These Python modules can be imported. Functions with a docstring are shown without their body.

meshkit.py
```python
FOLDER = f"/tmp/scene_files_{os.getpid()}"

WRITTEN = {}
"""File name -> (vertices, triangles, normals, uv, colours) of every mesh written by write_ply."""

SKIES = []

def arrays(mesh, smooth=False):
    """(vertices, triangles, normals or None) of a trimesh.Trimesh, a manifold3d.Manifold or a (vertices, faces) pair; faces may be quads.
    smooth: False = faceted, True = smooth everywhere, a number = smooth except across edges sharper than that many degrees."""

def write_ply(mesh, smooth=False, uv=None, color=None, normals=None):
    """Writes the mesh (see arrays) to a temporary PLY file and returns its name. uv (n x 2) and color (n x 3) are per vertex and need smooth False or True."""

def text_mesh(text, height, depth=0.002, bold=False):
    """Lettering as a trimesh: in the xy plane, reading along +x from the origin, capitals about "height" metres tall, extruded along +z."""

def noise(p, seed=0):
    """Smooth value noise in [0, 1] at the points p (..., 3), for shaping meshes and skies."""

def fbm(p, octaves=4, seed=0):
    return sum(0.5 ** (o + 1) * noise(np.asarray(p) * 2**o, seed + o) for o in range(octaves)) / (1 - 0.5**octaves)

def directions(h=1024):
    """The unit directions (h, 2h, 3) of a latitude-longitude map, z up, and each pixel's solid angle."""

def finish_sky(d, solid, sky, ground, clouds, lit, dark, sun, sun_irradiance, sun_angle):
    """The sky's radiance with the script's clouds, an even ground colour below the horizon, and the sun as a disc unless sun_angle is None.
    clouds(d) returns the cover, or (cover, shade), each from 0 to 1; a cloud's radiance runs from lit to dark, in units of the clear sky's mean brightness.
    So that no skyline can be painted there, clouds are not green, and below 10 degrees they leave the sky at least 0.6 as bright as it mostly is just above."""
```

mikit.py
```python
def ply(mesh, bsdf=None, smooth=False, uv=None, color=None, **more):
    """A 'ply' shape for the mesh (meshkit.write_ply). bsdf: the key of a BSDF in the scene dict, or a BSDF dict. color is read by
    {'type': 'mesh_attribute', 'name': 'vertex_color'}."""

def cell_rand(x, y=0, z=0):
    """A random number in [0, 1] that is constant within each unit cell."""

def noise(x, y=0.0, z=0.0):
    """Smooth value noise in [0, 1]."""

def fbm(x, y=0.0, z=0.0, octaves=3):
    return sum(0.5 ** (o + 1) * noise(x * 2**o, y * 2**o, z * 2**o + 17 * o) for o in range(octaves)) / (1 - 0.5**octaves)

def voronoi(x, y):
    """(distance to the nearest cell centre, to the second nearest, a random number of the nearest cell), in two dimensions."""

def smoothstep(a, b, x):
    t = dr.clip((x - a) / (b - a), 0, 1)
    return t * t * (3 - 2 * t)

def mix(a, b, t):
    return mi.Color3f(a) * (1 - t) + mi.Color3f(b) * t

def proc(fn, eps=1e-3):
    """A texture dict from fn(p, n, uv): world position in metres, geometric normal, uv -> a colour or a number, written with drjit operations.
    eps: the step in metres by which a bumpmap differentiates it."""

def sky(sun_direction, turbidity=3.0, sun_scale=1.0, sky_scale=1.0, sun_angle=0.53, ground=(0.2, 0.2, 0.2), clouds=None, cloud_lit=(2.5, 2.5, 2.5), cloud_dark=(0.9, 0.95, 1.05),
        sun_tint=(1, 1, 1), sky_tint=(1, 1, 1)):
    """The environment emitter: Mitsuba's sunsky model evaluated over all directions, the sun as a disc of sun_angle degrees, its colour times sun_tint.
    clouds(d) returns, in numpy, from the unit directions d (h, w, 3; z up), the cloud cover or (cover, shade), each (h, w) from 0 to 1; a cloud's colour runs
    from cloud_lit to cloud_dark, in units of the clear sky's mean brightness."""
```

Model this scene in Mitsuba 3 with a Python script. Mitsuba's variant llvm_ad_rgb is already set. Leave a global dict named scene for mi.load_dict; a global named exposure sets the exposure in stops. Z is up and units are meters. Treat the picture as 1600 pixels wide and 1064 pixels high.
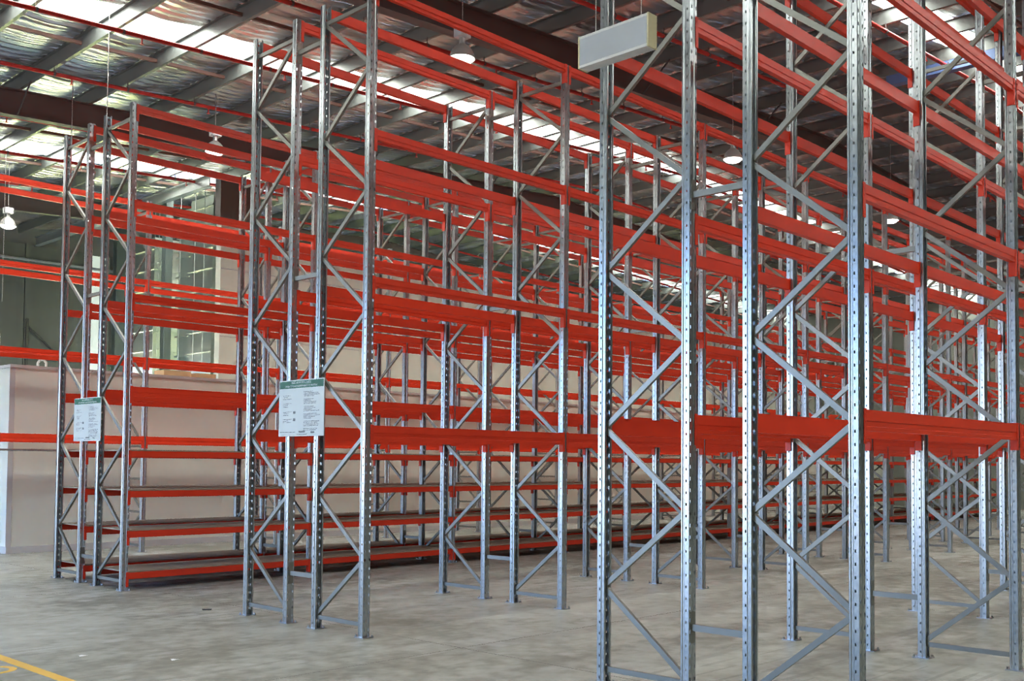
import math, random
import numpy as np, trimesh
import drjit as dr, mitsuba as mi
import mikit, meshkit
from mikit import noise, fbm, smoothstep, mix, cell_rand, proc

random.seed(7)
T = mi.ScalarTransform4f
scene, labels = {}, {}

# ------------------------------------------------------------------ camera, sky, exposure
exposure = 0.08
F, YAW, PITCH, ROLL, EYE, PPX, PPY = 1622.0, math.radians(42.671), math.radians(2.216), math.radians(0.412), 1.801, 868.93, 662.40
fw = np.array([math.cos(PITCH) * math.cos(YAW), math.cos(PITCH) * math.sin(YAW), math.sin(PITCH)])
rt = np.array([math.sin(YAW), -math.cos(YAW), 0])
up = np.cross(rt, fw)
r_ = math.cos(ROLL) * rt + math.sin(ROLL) * up
u_ = -math.sin(ROLL) * rt + math.cos(ROLL) * up
M = np.eye(4)
M[:3, 0], M[:3, 1], M[:3, 2], M[:3, 3] = -r_, u_, fw, [0, 0, EYE]
scene['camera'] = {'type': 'perspective', 'fov_axis': 'x', 'fov': math.degrees(2 * math.atan(800 / F)), 'to_world': T(M.tolist()),
                   'principal_point_offset_x': (800 - PPX) / 1600, 'principal_point_offset_y': (532 - PPY) / 1064, 'near_clip': 0.05, 'far_clip': 500.0}


SUN, SKYS = 120.0, 32.0


def clouds(d):
    return np.clip(meshkit.fbm(d * 2.5 + 3, 4) * 2.2 - 0.85, 0, 1)


scene['sky'] = mikit.sky((0.55, -0.25, 0.8), turbidity=3.0, sun_scale=SUN, sky_scale=SKYS, ground=(0.25, 0.27, 0.22), clouds=clouds, cloud_lit=(1.6, 1.6, 1.6), cloud_dark=(1.1, 1.15, 1.22), sky_tint=(0.58, 0.88, 1.35))
SKYLIGHT = 15.0      # radiance of the daylit translucent roof sheets

# ------------------------------------------------------------------ materials
def rgb(*c):
    return {'type': 'rgb', 'value': list(c)}


def mat(name, **k):
    scene[name] = {'type': 'twosided', 'b': {'type': 'principled', **{a: (rgb(*b) if isinstance(b, tuple) else b) for a, b in k.items()}}}


def two(name, b):
    scene[name] = {'type': 'twosided', 'b': b}


def galv_fn(p, n, uv):
    s = noise(p.x * 60, p.y * 60, p.z * 40)
    g = fbm(p.x * 9, p.y * 9, p.z * 2.5)
    return mix((0.30, 0.33, 0.345), (0.54, 0.575, 0.595), 0.45 * s + 0.55 * g)


def concrete_fn(p, n, uv):
    w = 0.6 * fbm(p.x * 0.5, p.y * 0.5, 9.0, 2)
    big = fbm(p.x * 0.42 + 5 + w, p.y * 0.5 + w, 1.0, 4)
    streak = fbm(p.x * 1.1 + 2 * w, p.y * 2.4 + 9, 2.0, 5)
    fine = fbm(p.x * 8, p.y * 9, 3.0, 4)
    c = mix((0.160, 0.162, 0.134), (0.335, 0.345, 0.310), smoothstep(0.28, 0.72, 0.42 * big + 0.30 * streak + 0.28 * fine))
    spot = smoothstep(0.60, 0.84, fbm(p.x * 1.9, p.y * 2.7, 7.0, 5))
    c = mix(c, (0.43, 0.44, 0.42), 0.55 * spot)
    scuff = smoothstep(0.70, 0.76, noise(p.x * 1.3 + 6 * w, p.y * 16 + 3 * w, 4.0)) * smoothstep(0.5, 0.7, noise(p.x * 0.8, p.y * 0.8, 6.0))
    c = mix(c, (0.13, 0.13, 0.115), 0.35 * scuff)
    joint = dr.minimum(dr.abs(p.x - 6 * dr.round(p.x / 6) - 0.9), dr.abs(p.y - 7 * dr.round(p.y / 7) - 0.6))
    return mix((0.12, 0.115, 0.10), c, smoothstep(0.004, 0.010, joint))


def tilt_fn(p, n, uv):
    g = fbm(p.x * 0.7, p.y * 0.7, p.z * 0.9, 4)
    run = fbm(p.x * 5, 1.0, p.z * 0.35, 3)
    return mix((0.115, 0.124, 0.106), (0.205, 0.215, 0.188), 0.6 * g + 0.4 * run)


def board_fn(p, n, uv):
    g = noise(p.x * 130, p.y * 130, p.z * 130)
    b = fbm(p.x * 2, p.y * 5, 4.0, 3)
    return mix((0.22, 0.175, 0.13), (0.36, 0.30, 0.23), 0.5 * g + 0.5 * b)


def panel_fn(p, n, uv):
    g = fbm(p.x * 1.2, p.y, p.z * 1.5, 3)
    return mix((0.68, 0.695, 0.60), (0.74, 0.755, 0.66), g)


def foil_fn(p, n, uv):
    g = fbm(p.x * 1.1, p.y * 1.1, 3.0, 3)
    return mix((0.58, 0.57, 0.54), (0.80, 0.79, 0.755), g)


mat('m_galv', base_color=proc(galv_fn), metallic=0.92, roughness=0.27, specular=0.5)
mat('m_brace', base_color=(0.23, 0.235, 0.215), metallic=0.7, roughness=0.38)
mat('m_red', base_color=(0.70, 0.040, 0.012), roughness=0.38, specular=0.5)
mat('m_red_connector', base_color=(0.64, 0.036, 0.013), roughness=0.42, specular=0.5)
mat('m_board', base_color=proc(board_fn), roughness=0.7, specular=0.3)
mat('m_floor', base_color=proc(concrete_fn), roughness=0.48, specular=0.4)
mat('m_yard', base_color=(0.05, 0.055, 0.065), roughness=0.8)
mat('m_lawn', base_color=(0.34, 0.47, 0.19), roughness=0.9)
mat('m_tilt', base_color=proc(tilt_fn), roughness=0.8, specular=0.3)
mat('m_panel', base_color=proc(panel_fn), roughness=0.45, specular=0.4)
mat('m_trim', base_color=(0.52, 0.52, 0.50), roughness=0.5)
two('m_foil', {'type': 'roughconductor', 'distribution': 'ggx', 'alpha': 0.085, 'specular_reflectance': proc(foil_fn)})
mat('m_purlin', base_color=(0.15, 0.16, 0.15), metallic=0.35, roughness=0.42)
mat('m_beam_grey', base_color=(0.42, 0.44, 0.42), metallic=0.4, roughness=0.42)
mat('m_rafter', base_color=(0.105, 0.088, 0.083), roughness=0.55)
mat('m_bridging', base_color=(0.16, 0.085, 0.065), roughness=0.55)
mat('m_pipe', base_color=(0.48, 0.022, 0.016), roughness=0.35, specular=0.5)
mat('m_blue', base_color=(0.10, 0.17, 0.36), roughness=0.45)
mat('m_column', base_color=(0.12, 0.15, 0.145), roughness=0.5)
mat('m_dark', base_color=(0.05, 0.05, 0.05), roughness=0.6)
mat('m_lamp_grey', base_color=(0.45, 0.45, 0.43), metallic=0.3, roughness=0.4)
mat('m_white', base_color=(0.78, 0.78, 0.77), roughness=0.5)
mat('m_face', base_color=(0.54, 0.57, 0.62), roughness=0.35)
mat('m_ivory', base_color=(0.74, 0.67, 0.42), roughness=0.5)
mat('m_green', base_color=(0.012, 0.105, 0.060), roughness=0.5)
mat('m_signwhite', base_color=(0.58, 0.63, 0.60), roughness=0.4)
mat('m_ink', base_color=(0.15, 0.17, 0.17), roughness=0.6)
mat('m_yellow', base_color=(0.66, 0.40, 0.06), roughness=0.6)
mat('m_duct', base_color=(0.62, 0.68, 0.64), metallic=0.85, roughness=0.30)
mat('m_carton', base_color=(0.55, 0.33, 0.18), roughness=0.8)
mat('m_cladding', base_color=(0.20, 0.20, 0.19), roughness=0.6)
mat('m_skysheet', base_color=(0.8, 0.8, 0.8), roughness=0.6)

# ------------------------------------------------------------------ mesh helpers
cat = trimesh.util.concatenate


def box(x0, x1, y0, y1, z0, z1):
    m = trimesh.creation.box((abs(x1 - x0), abs(y1 - y0), abs(z1 - z0)))
    m.apply_translation(((x0 + x1) / 2, (y0 + y1) / 2, (z0 + z1) / 2))
    return m


def cyl(a, b, r, n=10):
    return trimesh.creation.cylinder(radius=r, segment=[a, b], sections=n)


def lathe(pts, n=28):
    return trimesh.creation.revolve(np.array(pts, float), sections=n)


def prism_x(prof, x0, x1):
    """A closed (y, z) outline swept along x."""
    import shapely
    m = trimesh.creation.extrude_polygon(shapely.Polygon(prof), x1 - x0, engine='earcut')
    R = np.eye(4); R[:3, :3] = [[0, 0, 1], [1, 0, 0], [0, 1, 0]]; R[0, 3] = x0
    return m.apply_transform(R)


def tube(pts, r, n=8):
    ms = []
    for a, b in zip(pts[:-1], pts[1:]):
        ms.append(cyl(a, b, r, n))
    for p in pts[1:-1]:
        s = trimesh.creation.icosphere(1, r); s.apply_translation(p); ms.append(s)
    return cat(ms)


COUNT = {}


def numbered(key):
    n = COUNT.get(key, -1) + 1
    COUNT[key] = n
    return key if n == 0 else f'{key}_{n:03d}'


def obj(name, shape, parent=None, label=None, category=None, group=None, kind=None, to=None):
    key = numbered((parent + '__' if parent else '') + name)
    scene[key] = {**shape, 'to_world': to} if to is not None else dict(shape)
    tag(key, label, category, group, kind)
    return key


def thing(name, label, category, group=None):
    key = numbered(name)
    tag(key, label, category, group)
    return key


def tag(key, label=None, category=None, group=None, kind=None):
    d = {a: b for a, b in (('label', label), ('category', category), ('group', group), ('kind', kind)) if b}
    if d:
        labels[key] = d


def P(mesh, m, smooth=False, **k):
    return mikit.ply(mesh, m, smooth=smooth, **k)


def mv(x, y, z, rz=0):
    t = T().translate([x, y, z])
    return t.rotate([0, 0, 1], rz) if rz else t


# ------------------------------------------------------------------ the measured layout (metres, the camera stands at x = y = 0)
X0, L, D, GAP = 6.60, 3.038, 0.84, 0.556
ROW0, ROW1, ROW2, ROW3 = 20.04, 14.251, 8.768, 3.295      # y of the front posts of each row
XW, XE, YS, YN = -6.0, 46.0, -11.0, 37.0                 # the hall
RIDGE = 23.5


def foil_z(x):
    return np.where(np.asarray(x) < RIDGE, 9.49 + 0.06 * (np.asarray(x) - 8.83), 9.49 + 0.06 * (RIDGE - 8.83) - 0.05 * (np.asarray(x) - RIDGE))


fz = lambda x: float(foil_z(x))
PURLIN_X = [6.265 + 1.395 * k for k in range(-10, 28)]
PURLIN_X = [x for x in PURLIN_X if XW + .1 < x < XE - .1]
SKYB = [(-2.0, -0.95), (7.45, 8.15), (16.95, 18.05), (26.3, 27.4)]
RAFTER_Y = [-5.6, 3.5, 12.6, 21.7, 30.8]

# ------------------------------------------------------------------ the setting: floor, yard, walls
obj('floor', P(box(XW, XE, YS, YN, -0.25, 0), 'm_floor'), kind='structure', label='worn grey concrete warehouse floor with scuffs')
obj('ground', P(box(-90, XW - 0.3, -70, 110, -0.45, -0.03), 'm_yard'), kind='structure', label='grey concrete yard outside the roller doors')
obj('lawn', P(box(XW - 0.3, 90, YN + .32, 110, -0.45, -0.04), 'm_lawn'), kind='structure', label='sunlit grass behind the far wall')


def wall_pieces(x0, x1, y0, y1, H, holes):
    """A wall along y (thickness x0..x1) with door holes (ya, yb, z)."""
    ms, at = [], y0
    for ya, yb, z in holes:
        ms.append(box(x0, x1, at, ya, 0, H)); ms.append(box(x0, x1, ya, yb, z, H)); at = yb
    ms.append(box(x0, x1, at, y1, 0, H))
    return cat(ms)


DOORS = [(9.5, 17.5, 5.8), (20.0, 27.0, 5.8), (29.0, 35.6, 5.8)]
obj('wall_left', P(wall_pieces(XW - .25, XW, YS, YN, fz(XW) + .3, DOORS), 'm_tilt'), kind='structure', label='concrete end wall with open roller doors')
obj('wall_right', P(box(XE, XE + .25, YS, YN, 0, fz(XE) + .3), 'm_tilt'), kind='structure', label='far concrete end wall beyond the rack ends')
obj('wall_front', P(box(XW, XE, YS - .25, YS, 0, 10.6), 'm_tilt'), kind='structure', label='concrete side wall behind the camera')
# far wall: tilt-up concrete panels, dark cladding above, one translucent strip
obj('wall_back', P(cat([box(XW, XE, YN + .2, YN + .3, 4.85, 10.6)] + [box(a, b, YN + .2, YN + .3, 0, 4.85) for a, b in ((XW, 8.0), (12.5, 13.5), (18.0, 19.2), (23.7, XE))]), 'm_cladding'), kind='structure', label='far side wall of grey concrete panels')
wxs = [-6, 1.6, 7.55, 13.5, 15.72, 16.36, 22.8, 28.6, 34.4, 40.2, 46]
for a, b in zip(wxs[:-1], wxs[1:]):
    if a == 15.72:
        continue
    obj('panel', P(box(a + .012, b - .012, YN, YN + .2, 4.85 if 7 < a < 23 else 0, 9.15), 'm_tilt'), 'wall_back')
for i, (a, b, z0, z1) in enumerate([(15.73, 16.35, 4.9, 9.1)]):
    sh = P(box(a, b, YN + .05, YN + .1, z0, z1), 'm_skysheet')
    obj('window_5', {**sh, 'emitter': {'type': 'area', 'radiance': rgb(0.42, 0.50, 0.42)}}, kind='structure', label='tall greenish translucent daylight strip in the far wall')
# cool-room style partition: low box in front, tall wall behind
WY = 21.35
obj('wall_partition', P(box(7.6, XE - .3, WY, 24.9, 0.0, 3.60), 'm_panel'), kind='structure', label='low cream insulated panel wall behind the rear racking')
obj('trim_1', P(cat([box(7.57, XE - .3, WY - .035, WY - .001, 0, 0.13), box(7.565, 7.599, WY - .035, 24.9, 0, 0.13)]), 'm_trim'), kind='structure', label='pale kerb along the foot of the cream wall')
obj('trim_2', P(cat([box(7.56, XE - .3, WY - .03, WY - .001, 3.60, 3.66), box(7.555, 7.60, WY - .03, 24.9, 3.601, 3.66), box(7.56, 7.66, WY - .012, WY - .002, .13, 3.6)]), 'm_trim'), kind='structure', label='grey capping along the top edge of the cream wall')
obj('wall_partition_tall', P(cat([box(14.95, XE - .3, 25.0, 25.25, 0, 7.92), box(14.0, 14.95, 25.0, 25.25, 0, 8.2)]), 'm_panel'), kind='structure', label='tall cream panel wall rising behind the low one')
for z in (5.1, 6.0, 6.9):
    obj('panel_joint', P(box(14.0, 18.5, 24.985, 24.999, z, z + .03), 'm_trim'), 'wall_partition_tall')
obj('wall_partition_upper', P(box(13.98, 15.1, 25.02, 25.3, 8.21, 9.45), 'm_rafter'), kind='structure', label='dark brown cladding above the tall cream wall end')

# ------------------------------------------------------------------ the roof
def pts_of(gx, gy):
    return np.stack([gx, gy, 0 * gx], -1)


def foil_mesh(y0, y1):
    xs = np.concatenate([np.arange(XW - .2, 3.0, .35), np.arange(3.0, 24.4, .155), np.arange(24.5, XE + .3, .35)])
    xs = np.unique(np.concatenate([xs, [RIDGE]]))
    ys = np.linspace(y0, y1, max(2, int((y1 - y0) / 0.048)))
    gx, gy = np.meshgrid(xs, ys, indexing='ij')
    ph = (gx - 6.265) / 1.395
    z = foil_z(gx) - 0.045 * np.sin(np.pi * ph) ** 2
    pts = pts_of(gx, gy)
    # foil pillows between the ribs of the sheeting and the wires of the safety mesh
    rng = np.random.default_rng(11)
    wild = 0.55 + 0.9 * meshkit.noise(np.stack([gx * 6.5, gy / .24, 0 * gx], -1), 4)
    z += 0.0085 * wild * np.cos(2 * np.pi * gy / .24) + 0.011 * (rng.random(gx.shape) - .5) * np.clip(meshkit.noise(pts_of(gx, gy) * [.8, .8, 1], 8) * 1.6 - .2, .25, 1)
    edge = np.clip(np.minimum(gy - y0, y1 - gy) / .3, 0, 1)
    z += edge * (0.05 * (meshkit.fbm(pts * [1.3, 1.3, 1], 3, 5) - .5) + 0.02 * (meshkit.fbm(pts * [4, 4, 1], 2, 9) - .5))
    v = np.stack([gx, gy, z], -1).reshape(-1, 3)
    n, m = gx.shape
    i, j = np.meshgrid(np.arange(n - 1), np.arange(m - 1), indexing='ij')
    q = np.stack([i * m + j, i * m + j + 1, (i + 1) * m + j + 1, (i + 1) * m + j], -1).reshape(-1, 4)
    return v, q, v[:, :2].copy()


edges = [YS - .2] + [e for b in SKYB for e in b] + [YN + .3]
vs, qs, uvs, at = [], [], [], 0
for a, b in zip(edges[::2], edges[1::2]):
    v, q, uv = foil_mesh(a, b)
    vs.append(v); qs.append(q + at); uvs.append(uv); at += len(v)
obj('ceiling', P((np.vstack(vs), np.vstack(qs)), 'm_foil', True, uv=np.vstack(uvs)), kind='structure', label='silver foil lined roof underside between steel purlins')
SKL = ['translucent roof sheet strip behind the camera', 'glowing skylight strip over the front racking', 'long glowing skylight strip over the middle of the hall', 'glowing skylight strip above the cream wall']
for i, (ya, yb) in enumerate(SKYB):
    xs = [XW, RIDGE, XE]
    v = np.array([[x, yy, fz(x) + .03] for x in xs for yy in (ya - .02, yb + .02)])
    q = np.array([[0, 1, 3, 2], [2, 3, 5, 4]])
    m = trimesh.Trimesh(*meshkit.arrays((v, q))[:2], process=False)
    if m.face_normals[0][2] > 0:
        m.invert()
    obj(f'window_{i + 1}', {**P(m, 'm_skysheet'), 'emitter': {'type': 'area', 'radiance': rgb(SKYLIGHT * .96, SKYLIGHT, SKYLIGHT * .92)}}, kind='structure', label=SKL[i])


def zsec(x):
    zt = fz(x) - .03
    # C section: web, bottom flange with lip, top flange
    return cat([box(x - .002, x + .002, YS, YN, zt - .25, zt), box(x - .002, x + .060, YS, YN, zt - .254, zt - .25), box(x + .056, x + .060, YS, YN, zt - .25, zt - .232), box(x - .060, x + .002, YS, YN, zt - .004, zt)])


for x in PURLIN_X:
    obj('purlin', P(zsec(x), 'm_purlin'), 'ceiling')


def slope_bar(y, prof, x0=XW, x1=XE, drop=0.0):
    """A bar that follows the roof slope: box-like pieces given as (dy0, dy1, dz0, dz1)."""
    ms = []
    for a, b in ((x0, min(x1, RIDGE)), (max(RIDGE, x0), x1)):
        if b <= a:
            continue
        for dy0, dy1, dz0, dz1 in prof:
            m = box(a, b, y + dy0, y + dy1, 0, 1)
            v = np.array(m.vertices)
            v[:, 2] = foil_z(v[:, 0]) - drop + np.where(v[:, 2] > .5, dz1, dz0)
            m.vertices = v
            ms.append(m)
    return cat(ms)


for y in RAFTER_Y:
    obj('rafter', P(slope_bar(y, [(-.006, .006, -.80, -.29), (-.11, .11, -.815, -.80), (-.11, .11, -.30, -.285)]), 'm_rafter'), 'ceiling')
for a, b in zip(RAFTER_Y[:-1], RAFTER_Y[1:]):
    for f in (1 / 3, 2 / 3):
        obj('bridging', P(slope_bar(a + (b - a) * f, [(-.03, .03, -.19, -.13)]), 'm_bridging'), 'ceiling')
obj('tie_beam', P(box(20.22, 20.40, 3.5, 9.4, 9.68, 9.90), 'm_blue'), 'ceiling')
for y in RAFTER_Y[1:4]:
    for x in PURLIN_X[9:34:3]:
        for s in (-1, 1):
            if (x * 7 + y) % 3 < 2:
                obj('fly_brace', P(cyl((x, y + s * .1, fz(x) - .80), (x, y + s * .75, fz(x) - .27), .018, 6), 'm_dark'), 'ceiling')

# ------------------------------------------------------------------ rack pieces
def fillet_strip(pts, z0, z1, holes):
    """A folded sheet (open polyline in xy) standing from z0 to z1; holes: {segment: (pitch, height, start)} cut rows of slots through that segment."""
    V, Q = [], []

    def quad(a, b, za, zb):
        n = len(V)
        V.extend([(*a, za), (*b, za), (*b, zb), (*a, zb)])
        Q.append((n, n + 1, n + 2, n + 3))
    for i, (a, b) in enumerate(zip(pts[:-1], pts[1:])):
        if i in holes:
            pitch, hh, st = holes[i]
            z = z0
            c = z0 + st
            while c + hh < z1:
                quad(a, b, z, c); z = c + hh; c += pitch
            quad(a, b, z, z1)
        else:
            quad(a, b, z0, z1)
    return V, Q


PROF = [(-.026, .080), (-.043, .080), (-.045, .077), (-.045, .066), (-.0405, .060), (-.0405, .048), (-.045, .042), (-.045, .036), (-.045, .024), (-.045, .004), (-.041, .0), (-.038, 0), (-.022, 0), (-.013, 0), (-.009, .006), (.009, .006), (.013, 0), (.022, 0), (.038, 0),
        (.041, 0), (.045, .004), (.045, .024), (.045, .036), (.045, .042), (.0405, .048), (.0405, .060), (.045, .066), (.045, .077), (.043, .080), (.026, .080)]
HOLED = {7: (.09, .020, .045), 11: (.09, .027, .06), 17: (.09, .027, .06), 21: (.09, .020, .045)}


def upright_mesh(H, holed=True):
    outer = np.array(PROF)
    t = .0028
    inner = []
    for i, p in enumerate(outer):
        ns = []
        for a, b in ((i - 1, i), (i, i + 1)):
            if a >= 0 and b < len(outer):
                d = outer[b] - outer[a]
                d = d / np.linalg.norm(d)
                ns.append(np.array([-d[1], d[0]]))
        n = sum(ns) / len(ns)
        inner.append(p + n / max(n @ n, .3) * t)
    h = HOLED if holed else {}
    V1, Q1 = fillet_strip([tuple(p) for p in outer], .004, H, h)
    V2, Q2 = fillet_strip([tuple(p) for p in inner], .004, H, h)
    n1 = len(V1)
    V = V1 + V2
    Q = Q1 + [tuple(i + n1 for i in q) for q in Q2]
    # close the top edge
    for i in range(len(outer) - 1):
        n = len(V)
        V += [(*outer[i], H), (*outer[i + 1], H), (*inner[i + 1], H), (*inner[i], H)]
        Q.append((n, n + 1, n + 2, n + 3))
    return np.array(V), np.array(Q)


def base_plate_mesh():
    ms = [box(-.07, .07, -.045, .115, 0, .008)]
    for x, y in ((-.055, .10), (.055, -.03)):
        ms.append(cyl((x, y, .006), (x, y, .03), .009, 6))
    return cat(ms)


HP = .145
SLIM_H = .108
SLIM = [(.0, 0), (.0, -.062), (.006, -.066), (.006, -.088), (.0, -.092), (.0, -SLIM_H), (.048, -SLIM_H), (.048, 0)]
BEAM = [(.0, 0), (.0, -.075), (.006, -.079), (.006, -.112), (.0, -.116), (.0, -HP), (.048, -HP), (.048, 0)]
SHELF = [(.0, 0), (.0, -.085), (.004, -.09), (.040, -.09), (.040, 0)]
BL = L - .098
beam_pallet = P(prism_x(BEAM, 0, BL), 'm_red')
beam_slim = P(prism_x(SLIM, 0, BL), 'm_red')
beam_shelf = P(prism_x(SHELF, 0, BL), 'm_red')


def connector_mesh(side, h):
    s = side   # +1: plate on the post's +x flange (left end of a beam)
    a = [box(-s * .034, s * .004, -.0075, -.0035, -h, .008), box(s * .0, s * .0045, -.0075, .055, -h, .008)]
    for z in (-.03, -.03 - .05, -h + .03):
        a.append(box(-s * .020, -s * .008, -.0105, -.0075, z - .008, z + .008))
    return cat(a)


conn = {(s, h): P(connector_mesh(s, h), 'm_red_connector') for s in (1, -1) for h in (.235, .195)}
upr_cache, base_ply = {}, P(base_plate_mesh(), 'm_galv')


def upright(H, holed):
    if (H, holed) not in upr_cache:
        upr_cache[H, holed] = P(upright_mesh(H, holed), 'm_galv')
    return upr_cache[H, holed]


brace_cache = {}


def brace(dy, dz):
    """A light channel from (0, 0) to (dy, dz) in the frame's plane, web towards -x."""
    k = (round(dy, 3), round(dz, 3))
    if k not in brace_cache:
        n = math.hypot(dy, dz)
        m = cat([box(-.016, -.013, 0, n, -.021, .021), box(-.016, .014, 0, n, .0185, .0215), box(-.016, .014, 0, n, -.0215, -.0185)])
        R = trimesh.transformations.rotation_matrix(math.atan2(dz, dy), (1, 0, 0))
        brace_cache[k] = P(m.apply_transform(R), 'm_brace')
    return brace_cache[k]


def spacer_mesh(w):
    h = .12
    ms = [box(-.03, .03, .0, .006, -h, h), box(-.03, .03, w - .006, w, -h, h), box(-.016, -.012, .006, w - .006, -.025, .025), box(-.016, .016, .006, w - .006, .021, .025), box(-.016, .016, .006, w - .006, -.025, -.021)]
    return cat(ms)


W2 = .042     # a post's centre to its face


def rack(label, y, ks, H, levels, inner, shelves=(), ladder=False, holed_to=5, spacers=(), group=None):
    t = thing('pallet_rack', label, 'pallet rack', group)
    Hr = round(H, 3)
    for k in ks:
        X = X0 + k * L
        for yc, rot in ((y, 0), (y + D, 180)):
            s = -1 if rot == 0 else 1
            u = obj('upright', upright(Hr, k < holed_to), t, to=mv(X, yc + s * W2, 0, rot))
            obj('base_plate', base_ply, u, to=mv(X, yc + s * W2, 0, rot))
        # bracing: struts at foot and top, zigzag between
        ya, yb = y + .02, y + D - .02
        if inner == 'back':
            za, zb = yb, ya
        else:
            za, zb = ya, yb
        z, flip = .15, False
        obj('brace', brace(yb - ya, 0), t, to=mv(X, ya, .13))
        obj('brace', brace(yb - ya, 0), t, to=mv(X, ya, 6.66 if H < 6.95 else 6.80))
        if ladder:
            for zz in (.79, 1.45, 2.10):
                obj('brace', brace(yb - ya, 0), t, to=mv(X, ya, zz))
        for i in range(10):
            a, b = (za, zb) if i % 2 == 0 else (zb, za)
            p, q = (a, z + .012), (b, z + .638)
            obj('brace', brace(q[0] - p[0], q[1] - p[1]), t, to=mv(X, p[0], p[1]))
            z += .651
        for zz in spacers:
            obj('row_spacer', spacer_ply, t, to=mv(X, y + D + W2, zz))
    for k in ks[:-1]:
        X = X0 + k * L + .049
        for zs, bp, ch in ((levels[:1], beam_pallet, .235), (levels[1:], beam_slim, .235), (shelves, beam_shelf, .195)):
            for z in zs:
                for back in (0, 1):
                    yy = y + D + W2 + .004 if back else y - W2 - .004
                    xx = X + BL if back else X
                    b = obj('beam', bp, t, to=mv(xx, yy, z, 180 * back))
                    l, r = (1, -1)
                    obj('connector', conn[l, ch], b, to=mv(xx + (.0 if not back else 0), yy + (.003 if not back else -.003), z, 180 * back))
                    obj('connector', conn[r, ch], b, to=mv(xx + (BL if not back else -BL), yy + (.003 if not back else -.003), z, 180 * back))
        for z in shelves:
            obj('deck_board', deck_ply, t, to=mv(X, y - .03, z))
    return t


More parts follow.
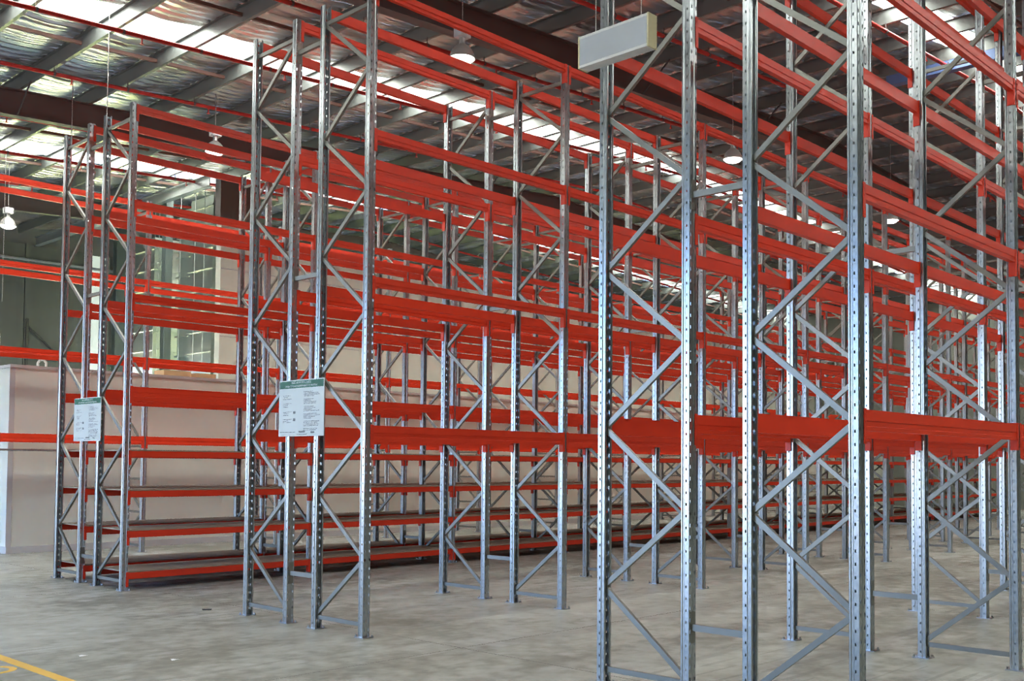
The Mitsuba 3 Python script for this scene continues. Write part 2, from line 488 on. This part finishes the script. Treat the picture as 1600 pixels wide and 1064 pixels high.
deck_ply = P(box(0.002, BL - .002, 0, D + .06, .001, .02), 'm_board')
spacer_ply = P(spacer_mesh(GAP - 2 * W2), 'm_brace')
LV2 = (2.19, 3.75, 5.31, 6.86)
LV1 = (2.845, 4.15, 5.475, 6.84)
SH1 = (.245, .822, 1.382, 1.942)
K = lambda a, b: list(range(a, b))
H = 6.87
rack('single rack run along the cream wall, farthest from the yellow floor line', ROW0, K(-2, 12), 7.02, (2.29, 3.86, 5.42, 6.97), 'back', ladder=True)
rack('rear run of the shelved double rack row, backs onto the other brown-decked run', ROW1 + D + GAP, K(0, 12), H, LV1, 'front', SH1)
rack('brown-decked rack run with low shelves, facing the middle aisle in front of its twin', ROW1, K(0, 12), H, LV1, 'back', SH1, spacers=(.40, 4.26, 6.48))
rack('rear run of the middle double rack row, facing the shelved racks across the aisle', ROW2 + D + GAP, K(0, 11), H, LV2, 'front')
rack('front run of the middle double rack row, its end feet on open floor', ROW2, K(0, 11), H, LV2, 'back', spacers=(.56, 3.88, 6.48))
rack('rear run of the nearest double rack row, its end post behind the hanging white sign', ROW3 + D + GAP, K(0, 6), 8.45, LV2 + (8.4,), 'front', holed_to=6)
rack('front run of the nearest double rack row, largest steel posts in view', ROW3, K(0, 6), 8.45, LV2 + (8.4,), 'back', holed_to=6, spacers=(.56, 3.90, 6.48))

# ------------------------------------------------------------------ load signs at the row ends
def load_sign(x, y0, y1, z0, z1, label):
    t = thing('load_sign', label, 'sign', )
    w, h = y1 - y0, z1 - z0
    to = T([[0, 0, -1, x], [-1, 0, 0, y1], [0, 1, 0, z0], [0, 0, 0, 1]])   # local x -> -y (reads left to right), local y -> z, local z -> -x
    obj('board', P(box(0, w, 0, h, 0, .006), 'm_signwhite'), t, to=to)
    hd = obj('header', P(box(.015, w - .015, h * .855, h - .012, .006, .008), 'm_green'), t, to=to, label='dark green header band')

    def line(txt, size, yb, width):
        m = meshkit.text_mesh(txt, size, .001, bold=True)
        ww = m.bounds[1][0] - m.bounds[0][0]
        s = min(1, width / ww)
        m.apply_scale((s, 1, 1))
        m.apply_translation((w / 2 - ww * s / 2 - m.bounds[0][0], yb, .0082))
        return m
    obj('lettering', P(cat([line('SAFE WORKING LOADS', .024, h * .855 + .048, w * .46), line('OPERATION AND MAINTENANCE OF RACKING', .020, h * .855 + .012, w * .72)]), 'm_signwhite'), hd, to=to)
    rng = random.Random(5)
    ms = []
    for yy in np.arange(.10, .82, .026):
        g = int(yy / .026) % 5
        if g:
            ms.append(box(w * .56, w * (.56 + .36 * rng.uniform(.45, 1)), h * yy, h * yy + .0055, .006, .0072))
    for cy in (.66, .52, .37, .24):
        for k in range(3):
            ms.append(box(w * .10, w * (.10 + rng.uniform(.1, .2)), h * (cy + .03 * k), h * (cy + .03 * k) + .005, .006, .0072))
    for cy in (.40, .27):
        ms.append(box(w * .33, w * .38, h * cy, h * cy + .03, .006, .0072))
    ms.append(box(w * .46, w * .60, h * .065, h * .065 + .018, .006, .0072))
    ms.append(box(w * .42, w * .64, h * .03, h * .03 + .006, .006, .0072))
    ms.append(box(w * .04, w * .38, h * .07, h * .07 + .005, .006, .0072))
    ms.append(box(w * .72, w * .80, h * .05, h * .05 + .02, .006, .0072))
    obj('printed_text', P(cat(ms), 'm_ink'), t, to=to)


load_sign(X0 - .056, 9.44, 10.32, 2.09, 2.72, 'white safe working load sign with green header on the middle rack row end')
load_sign(X0 - .056, 14.945, 15.865, 2.09, 2.73, 'white safe working load sign with green header on the shelved rack row end')

# ------------------------------------------------------------------ hanging blank sign box
t = thing('hanging_sign', 'blank white sign box hanging on two wires before the nearest rack row', 'sign')
sx = 5.90
ang = 0
obj('housing', P(cat([box(sx + .008, sx + .10, 4.565, 5.225, 4.85, 5.085), box(sx, sx + .10, 4.56, 5.23, 5.07, 5.09), box(sx, sx + .10, 4.56, 5.23, 4.845, 4.865)]), 'm_white'), t)
obj('face', P(box(sx - .001, sx + .008, 4.57, 5.22, 4.865, 5.07), 'm_face'), t, label='pale blue grey blank face')
for y in (4.555, 5.223):
    obj('end_cap', P(box(sx - .002, sx + .102, y, y + .012, 4.843, 5.092), 'm_ivory'), t, label='ivory end cap')
for y in (4.66, 5.10):
    obj('wire', P(cyl((sx + .05, y, 5.09), (sx + .05, y, fz(sx) - .28), .004, 6), 'm_trim'), t)

# ------------------------------------------------------------------ high bay lamps
def lamp(x, y, z, label):
    t = thing('high_bay_lamp', label, 'lamp')
    to = mv(x, y, z)
    obj('reflector', P(lathe([(.05, .235), (.075, .215), (.115, .185), (.155, .135), (.183, .07), (.203, .0), (.195, .0), (.175, .07), (.145, .13), (.10, .18), (.0, .21)]), 'm_lamp_grey', 40), t, to=to)
    obj('neck', P(lathe([(.0, .20), (.055, .225), (.042, .29), (.05, .335), (.0, .335)]), 'm_lamp_grey', 40), t, to=to)
    obj('ballast_box', P(box(-.10, .10, -.085, .085, .33, .47), 'm_white'), t, to=to)
    sh = P(lathe([(.0, -.075), (.07, -.07), (.14, -.045), (.188, .004), (.0, .012)]), 'm_white', 40)
    obj('lens', {**sh, 'emitter': {'type': 'area', 'radiance': rgb(16, 15.5, 13)}}, t, to=to, label='glowing domed lens')
    obj('wire', P(cyl((x, y, z + .47), (x, y, fz(x) - .12), .006, 6), 'm_trim'), t)


lamp(10.51, 11.7, 7.985, 'lit high bay lamp over the middle aisle, seen between top beams near the rafter')
lamp(10.91, 19.8, 8.26, 'lit high bay lamp hanging above the shelved rack row')
lamp(18.01, 11.7, 8.10, 'lit high bay lamp seen between the two nearest end frames')
lamp(9.77, 28.0, 7.74, 'lit high bay lamp near the grey concrete wall')
lamp(25.4, 11.7, 8.15, 'small distant high bay lamp farther down the middle aisle')
lamp(27.4, 19.8, 8.4, 'small distant high bay lamp deep beyond the shelved racks')

# ------------------------------------------------------------------ sprinkler pipes
PIPES = [(5.2, 'red sprinkler pipe above the nearest rack row'), (8.1, 'red sprinkler pipe under the skylight over the front racking'), (10.95, 'red sprinkler pipe over the middle rack row, second from the camera side skylight'),
         (14.12, 'dark red sprinkler pipe over the middle aisle beyond the rafter'), (17.0, 'red sprinkler pipe crossing the long middle skylight strip'), (19.85, 'red sprinkler pipe above the shelved rack row, between rafter and skylight'),
         (23.1, 'thin red sprinkler pipe just behind the far dark rafter'), (26.1, 'orange red sprinkler pipe along the skylight above the cream wall'), (29.2, 'dull red sprinkler pipe nearest the grey concrete wall')]
for y, lab in PIPES:
    t = thing('sprinkler_pipe', lab, 'pipe')
    xa, xb = -3.0, 40.0
    pts = [(xa, y, fz(xa) - .42), (RIDGE, y, fz(RIDGE) - .42), (xb, y, fz(xb) - .42)]
    obj('pipe', P(tube(pts, .038, 12), 'm_pipe', 40), t)
    for i, x in enumerate(np.arange(2.4, 34, 2.79)):
        z = fz(x) - .42
        obj('sprinkler_head', P(cat([cyl((x, y, z - .03), (x, y, z - .13), .014, 8), cyl((x, y, z - .13), (x, y, z - .14), .035, 8)]), 'm_pipe'), t)
    for x in PURLIN_X[7:30]:
        z = fz(x) - .42
        obj('hanger', P(cat([cyl((x, y, z + .03), (x, y, z + .16), .008, 6), cyl((x - .02, y, z), (x + .02, y, z), .047, 10)]), 'm_rafter'), t)

# ------------------------------------------------------------------ ducts and steel behind the cream wall
def duct(x0, x1, y0, y1, z0, z1, dz, label):
    t = thing('air_duct', label, 'duct')
    obj('casing', P(box(x0, x1, y0, y1, z0, z1), 'm_duct'), t)
    for z in np.arange(z0 + .25, z1, dz):
        obj('flange', P(cat([box(x0 - .06, x0, y0 - .05, y1 + .05, z, z + .045), box(x0, x1, y0 - .05, y0, z, z + .045)]), 'm_duct'), t)


duct(14.0, 15.4, 25.42, 26.62, 0, 8.95, .56, 'tall shiny galvanised duct casing beside the tall cream wall')
duct(14.25, 15.4, 26.75, 27.75, 0, 8.9, .56, 'recessed galvanised duct casing beside the grey steel column')
duct(14.3, 15.4, 29.3, 30.6, 0, 8.4, .6, 'galvanised duct casing farthest behind the wire cage')
obj('steel_column', P(cat([box(13.9, 14.1, 27.84, 27.852, 0, fz(14) - .3), box(13.9, 14.1, 28.068, 28.08, 0, fz(14) - .3), box(13.994, 14.006, 27.85, 28.07, 0, fz(14) - .3)]), 'm_column'), kind='thing', label='grey steel column standing behind the low cream wall', category='column')
obj('steel_column', P(cat([box(16.40, 16.72, 36.5, 36.515, 0, fz(17) - .3), box(16.40, 16.72, 36.785, 36.8, 0, fz(17) - .3), box(16.55, 16.57, 36.515, 36.785, 0, fz(17) - .3)]), 'm_column'), kind='thing', label='dark steel column beside the bright strip of the concrete wall', category='column')
obj('steel_beam', P(cat([box(13.72, 13.90, 25.3, 36.9, 9.10, 9.115), box(13.72, 13.90, 25.3, 36.9, 9.385, 9.40), box(13.8, 13.82, 25.3, 36.9, 9.115, 9.385)]), 'm_beam_grey'), label='pale steel beam running over the galvanised ducts', category='beam')
t = thing('wire_cage', 'galvanised wire cage panel left of the grey steel column', 'cage')
for y in np.arange(28.2, 29.25, .25):
    obj('rod', P(cyl((14.0, y, 0), (14.0, y, 9.1), .012, 6), 'm_duct'), t)
for z in np.arange(4.0, 8.2, .5):
    obj('cross_wire', P(cyl((14.0, 28.2, z), (14.0, 29.2, z), .008, 6), 'm_duct'), t)
for y, w in ((25.6, 'nearest the tall cream wall'), (26.1, 'second from the tall cream wall'), (26.9, 'nearest the grey steel column')):
    tag(obj('hanging_rod', P(cyl((13.85, y, 0), (13.85, y, 9.1), .010, 6), 'm_duct')), 'thin galvanised rod in front of the shiny ducts, ' + w, 'rod')
for x, y, w, h in ((12.0, 24.0, .7, .42), (12.85, 24.05, .55, .40)):
    obj('carton', P(cat([box(x, x + w, y, y + .5, 3.601, 3.60 + h), box(x - .003, x + w + .003, y + .23, y + .27, 3.60 + h, 3.603 + h)]), 'm_carton'),
        label='brown carton on the low cream roof, ' + ('wider of the two' if w > .6 else 'narrower of the two'), category='carton')
obj('vent_pipe', P(tube([(8.32, 22.0, 3.6), (8.32, 22.0, 3.78), (8.36, 22.0, 3.84), (8.43, 22.0, 3.85), (8.48, 22.0, 3.80), (8.48, 22.0, 3.72)], .025, 10), 'm_white', 40), label='small white gooseneck pipe on top of the low cream wall', category='pipe')
obj('wall_post', P(cat([box(7.62, 7.70, 22.3, 22.38, 3.6, 4.35), box(7.60, 7.72, 22.28, 22.40, 3.6, 3.62)]), 'm_white'), label='short white post at the corner of the low cream wall', category='post')
obj('service_pipe', P(tube([(7.9, 23.2, 3.72), (20, 23.2, 3.72)], .03, 8), 'm_dark', 40), label='dark pipe lying along the low cream wall roof', category='pipe')
obj('service_pipe', P(tube([(4.6, YN - .1, 9.0), (4.6, YN - .1, 8.6), (20, YN - .1, 8.6)], .05, 8), 'm_trim', 40), label='grey conduit along the top of the concrete wall', category='pipe')
for x, y, z0, w in ((8.55, 21.2, 3.9, 'reaching down to the top of the low cream wall'), (7.55, 17.3, 7.3, 'the shortest one, ending at the shelved rack tops'), (9.2, 26.6, 5.6, 'ending in front of the grey concrete wall')):
    tag(obj('drop_cable', P(cyl((x, y, z0), (x, y, fz(x) + .01), .007, 6), 'm_trim')), 'thin vertical cable from the roof, ' + w, 'cable')
t = thing('pipe_bracket', 'dark steel bracket with diagonal arm on the grey concrete wall', 'bracket')
obj('post', P(box(13.55, 13.63, 36.9, 36.995, 4.4, 6.6), 'm_dark'), t)
obj('arm', P(cyl((13.6, 36.92, 6.35), (14.7, 36.92, 5.35), .035, 8), 'm_dark'), t)
obj('rail', P(box(13.63, 15.6, 36.9, 36.96, 5.25, 5.32), 'm_dark'), t)
tag(obj('tie_bar', P(cyl((0.6, ROW0 + D + .12, 2.0), (X0 + L + .1, ROW0 + D + .12, 2.0), .02, 10), 'm_galv', 40)), 'thin grey rail along the cream wall behind the single rack run', 'rail')

# ------------------------------------------------------------------ marks and scraps on the floor
obj('floor_marking', P(box(3.55, 3.65, 5.5, 21.0, .0, .0012), 'm_yellow'), label='yellow painted line across the concrete floor', category='floor marking')
ring = trimesh.creation.annulus(r_min=.13, r_max=.19, height=.0012, sections=40)
ring.apply_translation((3.33, 9.62, .0006))
obj('floor_marking', P(ring, 'm_yellow'), label='yellow painted ring beside the yellow floor line', category='floor marking')
rng = random.Random(3)
for x, y, lab in ((4.15, 9.75, 'white paper scrap nearer the yellow line'), (4.65, 8.98, 'white paper scrap nearer the middle rack feet'), (3.75, 10.9, 'tiny pale scrap far out on the bare floor')):
    s = .035
    v = np.array([[-s, -s * .6, .001], [s, -s * .7, .004], [s * .9, s * .6, .002], [-s * .8, s * .7, .008], [0, 0, .010]])
    m = trimesh.convex.convex_hull(np.vstack([v, v - [0, 0, .001]]))
    m.apply_translation((x, y, 0))
    obj('paper_scrap', P(m, 'm_white'), label=lab, category='scrap')
obj('stick', P(cyl((6.42, 11.73, .009), (6.50, 11.66, .009), .008, 8), 'm_dark'), label='small dark stick on the floor between the two row ends', category='stick')
